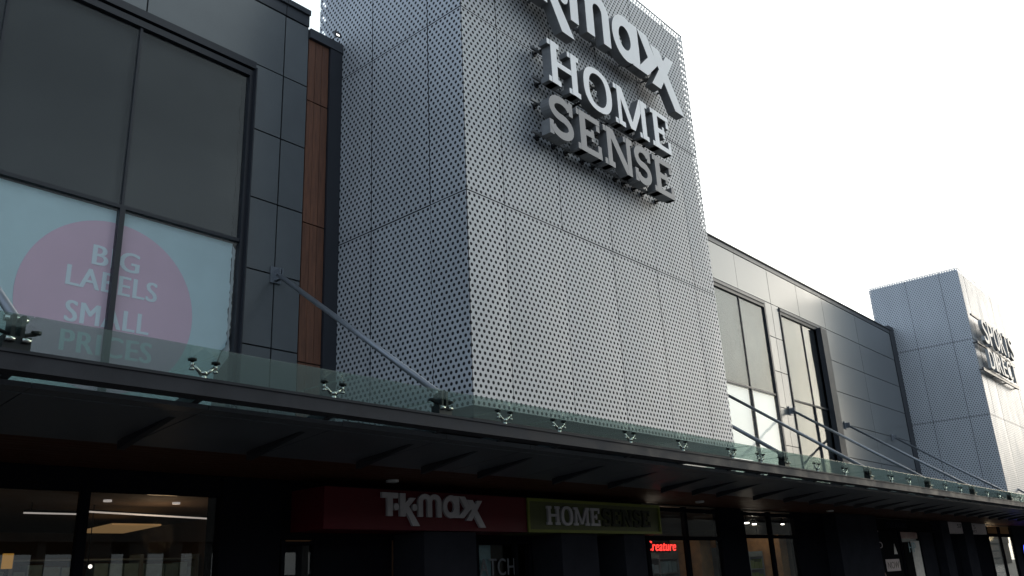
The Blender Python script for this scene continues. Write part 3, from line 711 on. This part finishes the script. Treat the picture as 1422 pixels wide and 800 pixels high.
def shelf(x0, x1, y, zt, stock, label):
    T = thing('display_shelf', ((x0+x1)/2, y, 0.15), label, 'shelf', None)
    M = MB(); z = 0.3; zz = []
    while z < zt: M.box(x0, x1, y, y+0.35, z, z+0.025); zz.append(z+0.027); z += 0.33
    for x in (x0, x1): M.box(x-0.02, x+0.02, y-0.005, y+0.36, 0.15, zt)
    M.box(x0, x1, y+0.36, y+0.38, 0.15, zt); M.build('rack', 'shelf_unit', T)
    M = MB()
    for z in zz[:-1]:
        x = x0+0.04
        while x < x1-0.06:
            w = random.uniform(0.10, 0.3); M.box(x, min(x+w, x1-0.03), y+0.02, y+0.30, z, z+random.uniform(0.16, 0.27)); x += w + 0.02
    M.build('stock', stock, T)
shelf(16.5, 17.8, W+0.7, 2.05, 'stock_teal', 'shelf of teal stock beneath the red neon sign')
shelf(18.0, 18.95, W+0.9, 2.15, 'stock_teal', 'shelf of teal stock left of the warm partition by the neon sign window')
shelf(20.9, 22.2, W+0.8, 2.2, 'stock_teal', 'shelf of blue grey stock in the window with the bright spot lamps')
shelf(22.5, 23.3, W+0.8, 2.1, 'stock_green', 'shelf of green stock in the window with the bright spot lamps')
for (x, y, z, r, lab) in ((22.2, 11.0, 2.80, 0.085, 'largest bright spot lamp in the window beyond the neon sign'), (23.1, 11.2, 2.80, 0.06, 'second bright spot lamp to the right of the largest one'), (25.6, 11.5, 2.86, 0.05, 'single spot lamp in the right hand pane beyond the neon sign'), (23.6, 11.4, 2.20, 0.05, 'low spot lamp hanging in front of the blue grey shelf')):
    T = thing('spot_lamp', (x, y, z), lab, 'light')
    m = MB(); m.cyl((x, y, z), (x, y, z+0.03), r, n=16); m.build('lens', 'lamp_spot', T)
    m = MB(); m.cyl((x, y, z+0.031), (x, y, z+0.10), r*0.7, n=12); m.cyl((x, y, z+0.10), (x, y, 3.06), 0.012, n=6); m.build('housing', 'shop_black', T)

S4 = thing('shopfront', (33, W, 0.13), 'black shopfront with posters and a tick emblem under the black sign', 'shopfront')
frame_bars([29.3, 32.5, 34.6, 36.4], [2.9], 29.2, 36.5, 0.13, 2.95, t=0.08).build('frame', 'shop_black', S4)
shop_pane(S4, 29.4, 32.4, 0.2, 2.85); shop_pane(S4, 32.6, 34.5, 0.2, 2.85)
m = MB(); m.box(34.7, 36.3, W-0.01, W+0.1, 0.13, 2.85); m.build('door', 'pier_grey', S4)
for a, b in ((36.55, 37.6), (39.6, 41.0)):
    m = MB(); m.box(a, b, W-0.3, W+0.1, 0.13, 3.08); m.build('pier', 'pier_grey', S4)
m = MB(); m.box(37.6, 39.6, W+0.02, W+0.1, 0.13, 3.08); m.box(41.0, 44.4, W+0.02, W+0.1, 0.13, 3.08); m.build('wall', 'shop_black', S4)
room(S4, 29.2, 43.0, 17.0)
PN = thing('window_poster', (31, W, 1.2), 'red and black window poster with white lettering and a tick emblem', 'poster')
m = MB(); m.box(29.42, 32.3, W-0.012, W-0.004, 1.0, 2.82); m.build('sheet', 'sign_black', PN)
m = MB(); m.prism([(29.5, 2.30), (29.75, 2.30), (30.6, 1.0), (30.2, 1.0)], W-0.018, W-0.013); m.build('red_band', 'sign_red', PN)
m = MB(); m.prism([(29.62, 2.72), (29.80, 2.72), (30.0, 2.52), (30.55, 2.74), (30.02, 2.40), (29.88, 2.40)], W-0.024, W-0.019); m.build('tick_emblem', 'sign_white', PN)
text_obj('STO', 'lettering', 'sign_white', PN, 29.5, 30.6, 2.10, 2.30, W-0.024, 0.004, bold=0.01)
m = MB(); m.prism([(31.6, 1.90), (31.75, 2.25), (31.95, 1.90)], W-0.024, W-0.019); m.build('white_wedge', 'stock_pale', PN)
PW = thing('window_poster', (31, W-0.05, 1.2), 'small pale window poster reading NOW on the dark shopfront', 'poster')
m = MB(); m.box(30.55, 31.9, W-0.05, W-0.04, 1.36, 1.74); m.build('sheet', 'sign_white', PW)
text_obj('NOW', 'lettering', 'sign_ink', PW, 30.7, 31.8, 1.44, 1.66, W-0.056, 0.004, bold=0.012)
PR = thing('window_poster', (33.4, W-0.02, 1.2), 'tall pale window poster panel right of the tick emblem', 'poster')
m = MB(); m.box(33.55, 34.5, W-0.02, W-0.01, 0.3, 2.34); m.build('sheet', 'stock_pale', PR)
m = MB(); m.box(32.7, 33.5, W-0.02, W-0.01, 0.3, 2.30); m.build('dark_strip', 'sign_black', PR)
text_obj('HP', 'lettering', 'stock_teal', PR, 33.25, 34.0, 1.95, 2.28, W-0.028, 0.004, bold=0.01)
m = MB(); m.box(32.6, 34.4, W-0.02, W-0.01, 2.42, 2.64); tag(m.build('window_poster', 'sign_red'), 'small dark red poster strip directly under the black sign', 'poster')
BS = sign_box('fascia_sign', 29.4, 35.6, 2.66, 3.02, 'sign_black', 'black shop sign with dim grey lettering and pale right edge', yf=10.1)
text_obj('SNEAKERS', 'lettering', 'pier_grey', BS, 30.6, 32.6, 2.74, 2.92, 10.09, 0.008, bold=0.01)
m = MB(); m.box(35.602, 35.68, 10.09, W-0.01, 2.64, 3.04); m.build('end_cap', 'pier_grey', BS)
WS = sign_box('fascia_sign', 36.6, 43.3, 2.62, 3.06, 'sign_white', 'pale pinkish shop sign with dark lettering right of the black sign', yf=10.1)
text_obj('SPORTS', 'lettering', 'sign_ink', WS, 38.9, 41.6, 2.83, 3.0, 10.09, 0.008, bold=0.015)
text_obj('DIRECT', 'lettering', 'sign_ink', WS, 40.5, 41.7, 2.68, 2.78, 10.09, 0.008, bold=0.02)
S5 = thing('shopfront', (47, W, 0.13), 'lit shop window at the far right with warm stock inside', 'shopfront')
frame_bars([44.5, 46.8, 49.1], [2.62], 44.4, 49.2, 0.13, 3.0, t=0.10).build('frame', 'shop_black', S5)
shop_pane(S5, 44.62, 46.68, 0.2, 2.55); shop_pane(S5, 46.92, 48.98, 0.2, 2.55)
m = MB(); m.box(49.2, 80, W-0.02, W+0.1, 0.13, 3.09); m.build('wall', 'pier_grey', S5)
room(S5, 44.5, 49.2, 14.0)
shelf(44.9, 46.7, W+0.6, 2.5, 'stock_warm', 'shelf of warm coloured stock in the left pane of the far right window')
shelf(46.9, 48.9, W+0.6, 2.5, 'stock_pale', 'shelf of pale stock in the right pane of the far right window')
T = thing('spot_lamp', (46.0, W+0.45, 2.88), 'ceiling lamp above the shelves in the far right lit window', 'light')
m = MB(); m.cyl((46.0, W+0.45, 2.88), (46.0, W+0.45, 2.92), 0.12, n=20); m.build('lens', 'lamp_spot', T)
m = MB(); m.cyl((46.0, W+0.45, 2.921), (46.0, W+0.45, 3.06), 0.13, n=12); m.build('housing', 'shop_black', T)
BN = thing('neon_sign', (50.6, W-0.1, 1.7), 'glowing blue neon sign cut by the right edge of the photo', 'neon sign')
m = MB(); m.box(50.4, 52.2, W-0.10, W-0.06, 1.5, 2.2); m.build('backing', 'shop_black', BN)
m = MB(); m.prism(stroke(arc(50.9, 1.85, 0.32, 0.26, 60, 330, 20), 0.16), W-0.14, W-0.105); m.build('tube', 'neon_blue', BN)

# canopy downlights
for (x, y, z, lab, em) in ((8.50, 9.70, 3.095, 'pale unlit downlight in the timber soffit above the red sign', 'lamp_unlit'), (17.3, 9.6, 3.095, 'pale unlit downlight in the timber soffit beyond the green sign', 'lamp_unlit'), (24.6, 9.6, 3.095, 'dim downlight in the timber soffit above the dark pier', 'lamp_unlit')):
    T = thing('downlight', (x, y, z), lab, 'light')
    m = MB(); m.cyl((x, y, z-0.035), (x, y, z-0.001), 0.095, n=24); m.build('trim', 'lamp_unlit', T)
    m = MB(); m.cyl((x, y, z-0.040), (x, y, z-0.036), 0.075, n=24); m.build('lens', em, T)

# ------------------------------------------------------------------ building across the car park, seen only in reflections
OB = thing('retail_building', (5, -48, 0), 'low retail building across the car park mirrored in the shop windows', 'building')
m = MB(); m.box(-80, 320, -66, -48, 6.0, 15.0); m.build('wall', 'render_far', OB)
m = MB(); m.box(63, 320, -62, -48.3, 0, 5.998); m.build('wall', 'render_far', OB)
m = MB(); m.box(-80, 63, -50.2, -50, 2.6, 3.2); m.build('transom', 'render_far', OB)
x = -78
while x < 62:
    wd = random.uniform(0.25, 1.3)
    m = MB(); m.box(x-wd, x+wd, -49.2, -48.2, 0, 5.998); m.build('pillar', 'render_far', OB)
    x += wd + random.uniform(1.6, 4.2)

GR = {'retail_wing': 'panelled wings of the retail building', 'sign_tower': 'perforated sign towers', 'raised_sign': 'raised lettering on the towers', 'window_poster': 'posters in the windows', 'strip_light': 'strip lights in the left shop',
      'ceiling_light': 'round ceiling lights in the left shop', 'spot_lamp': 'spot lamps in the shop windows', 'shopfront': 'shopfronts under the canopy', 'fascia_sign': 'shop signs under the canopy', 'neon_sign': 'neon signs in the shops', 'display_shelf': 'display shelves in the shop windows', 'downlight': 'downlights in the canopy soffit'}
for o in sc.objects:
    if o.parent is None and o.name.split('.')[0] in GR and 'category' in o: o['group'] = GR[o.name.split('.')[0]]

# ------------------------------------------------------------------ camera
cam = bpy.data.cameras.new('camera'); co = bpy.data.objects.new('camera', cam); COL.objects.link(co)
r = Vector((0.658844, -0.75084, -0.046516)); u = Vector((-0.214892, -0.247099, 0.944862)); b = Vector((-0.720934, -0.612521, -0.324149))
mm = Matrix.Identity(4)
for i in range(3): mm[i][0] = r[i]; mm[i][1] = u[i]; mm[i][2] = b[i]
mm.translation = (0, 0, 1.6)
co.matrix_world = mm
cam.sensor_width = 36; cam.lens = 30.157; cam.clip_end = 2000; cam.clip_start = 0.05
sc.camera = co

# ------------------------------------------------------------------ light
SUN_AZ, SUN_EL = 101.0, 11.0     # azimuth clockwise from +Y
az, el = math.radians(SUN_AZ), math.radians(SUN_EL)
sd = Vector((math.sin(az)*math.cos(el), math.cos(az)*math.cos(el), math.sin(el)))
def lamp(name, loc, watts, color):     # light of the lit lamps inside the shops
    L_ = bpy.data.lights.new(name, 'POINT'); L_.energy = watts; L_.color = color; L_.shadow_soft_size = 0.25
    o_ = bpy.data.objects.new(name, L_); COL.objects.link(o_); o_.location = loc
lamp('interior_light', (7.0, 13.6, 2.55), 9, (1.0, 0.66, 0.38))
lamp('interior_light', (3.0, 13.0, 2.55), 6, (1.0, 0.66, 0.38))
lamp('interior_light', (17.4, 11.0, 2.70), 5, (1.0, 0.84, 0.66))
lamp('interior_light', (22.6, 11.0, 2.70), 5, (1.0, 0.84, 0.66))
lamp('interior_light', (46.8, 10.9, 2.60), 14, (1.0, 0.72, 0.42))
sl = bpy.data.lights.new('sun', 'SUN'); sl.energy = 0.5; sl.angle = math.radians(12); sl.color = (1.0, 0.93, 0.83)
so = bpy.data.objects.new('sun', sl); COL.objects.link(so); so.rotation_euler = (-sd).to_track_quat('-Z', 'Y').to_euler(); so.location = (60, -20, 40)
w = bpy.data.worlds.new('World'); sc.world = w; w.use_nodes = True
nt = w.node_tree; bg = nt.nodes['Background']
sky = nt.nodes.new('ShaderNodeTexSky'); sky.sky_type = 'NISHITA'; sky.sun_disc = False; sky.sun_elevation = el; sky.sun_rotation = az; sky.dust_density = 3.0; sky.air_density = 1.2
tc = nt.nodes.new('ShaderNodeTexCoord')
nv = nt.nodes.new('ShaderNodeVectorMath'); nv.operation = 'NORMALIZE'; nt.links.new(tc.outputs['Generated'], nv.inputs[0])
dt = nt.nodes.new('ShaderNodeVectorMath'); dt.operation = 'DOT_PRODUCT'; nt.links.new(nv.outputs['Vector'], dt.inputs[0])
laz, lel = math.radians(86), math.radians(28); sh = Vector((math.sin(laz)*math.cos(lel), math.cos(laz)*math.cos(lel), math.sin(lel))); dt.inputs[1].default_value = sh
cr = nt.nodes.new('ShaderNodeValToRGB')      # brightness of the cloud sheet by angle from the sun
mr = nt.nodes.new('ShaderNodeMapRange'); mr.inputs['From Min'].default_value = -1; mr.inputs['From Max'].default_value = 1
nt.links.new(dt.outputs['Value'], mr.inputs['Value']); nt.links.new(mr.outputs['Result'], cr.inputs['Fac'])
els = cr.color_ramp.elements
els[0].position = 0.0; els[0].color = (0.34, 0.42, 0.53, 1)
els[1].position = 1.0; els[1].color = (1.35, 1.32, 1.25, 1)
for pos, c in ((0.25, (0.36, 0.44, 0.55)), (0.42, (0.30, 0.365, 0.45)), (0.54, (0.20, 0.24, 0.28)), (0.66, (0.13, 0.155, 0.18)), (0.76, (0.20, 0.228, 0.25)), (0.854, (0.47, 0.53, 0.55)), (0.93, (0.74, 0.81, 0.82))):
    e = els.new(pos); e.color = (*c, 1)
nz = nt.nodes.new('ShaderNodeTexNoise'); nz.inputs['Scale'].default_value = 2.6; nz.inputs['Detail'].default_value = 7; nz.inputs['Roughness'].default_value = 0.55
mp = nt.nodes.new('ShaderNodeMapping'); mp.inputs['Scale'].default_value = (1, 1, 2.6); nt.links.new(nv.outputs['Vector'], mp.inputs['Vector']); nt.links.new(mp.outputs['Vector'], nz.inputs['Vector'])
nr = nt.nodes.new('ShaderNodeMapRange'); nr.inputs['From Min'].default_value = 0.3; nr.inputs['From Max'].default_value = 0.7; nr.inputs['To Min'].default_value = 0.70*22; nr.inputs['To Max'].default_value = 1.24*22
nt.links.new(nz.outputs['Fac'], nr.inputs['Value'])
sc1 = nt.nodes.new('ShaderNodeVectorMath'); sc1.operation = 'SCALE'; nt.links.new(cr.outputs['Color'], sc1.inputs[0]); nt.links.new(nr.outputs['Result'], sc1.inputs['Scale'])
mx = nt.nodes.new('ShaderNodeMix'); mx.data_type = 'RGBA'; mx.inputs['Factor'].default_value = 0.8
nt.links.new(sky.outputs['Color'], mx.inputs[6]); nt.links.new(sc1.outputs['Vector'], mx.inputs[7])
nt.links.new(mx.outputs[2], bg.inputs['Color']); bg.inputs['Strength'].default_value = 0.1

sc.view_settings.view_transform = 'Standard'; sc.view_settings.look = 'None'; sc.view_settings.gamma = 1.0; sc.view_settings.exposure = 0.38
sc.view_settings.use_curve_mapping = False
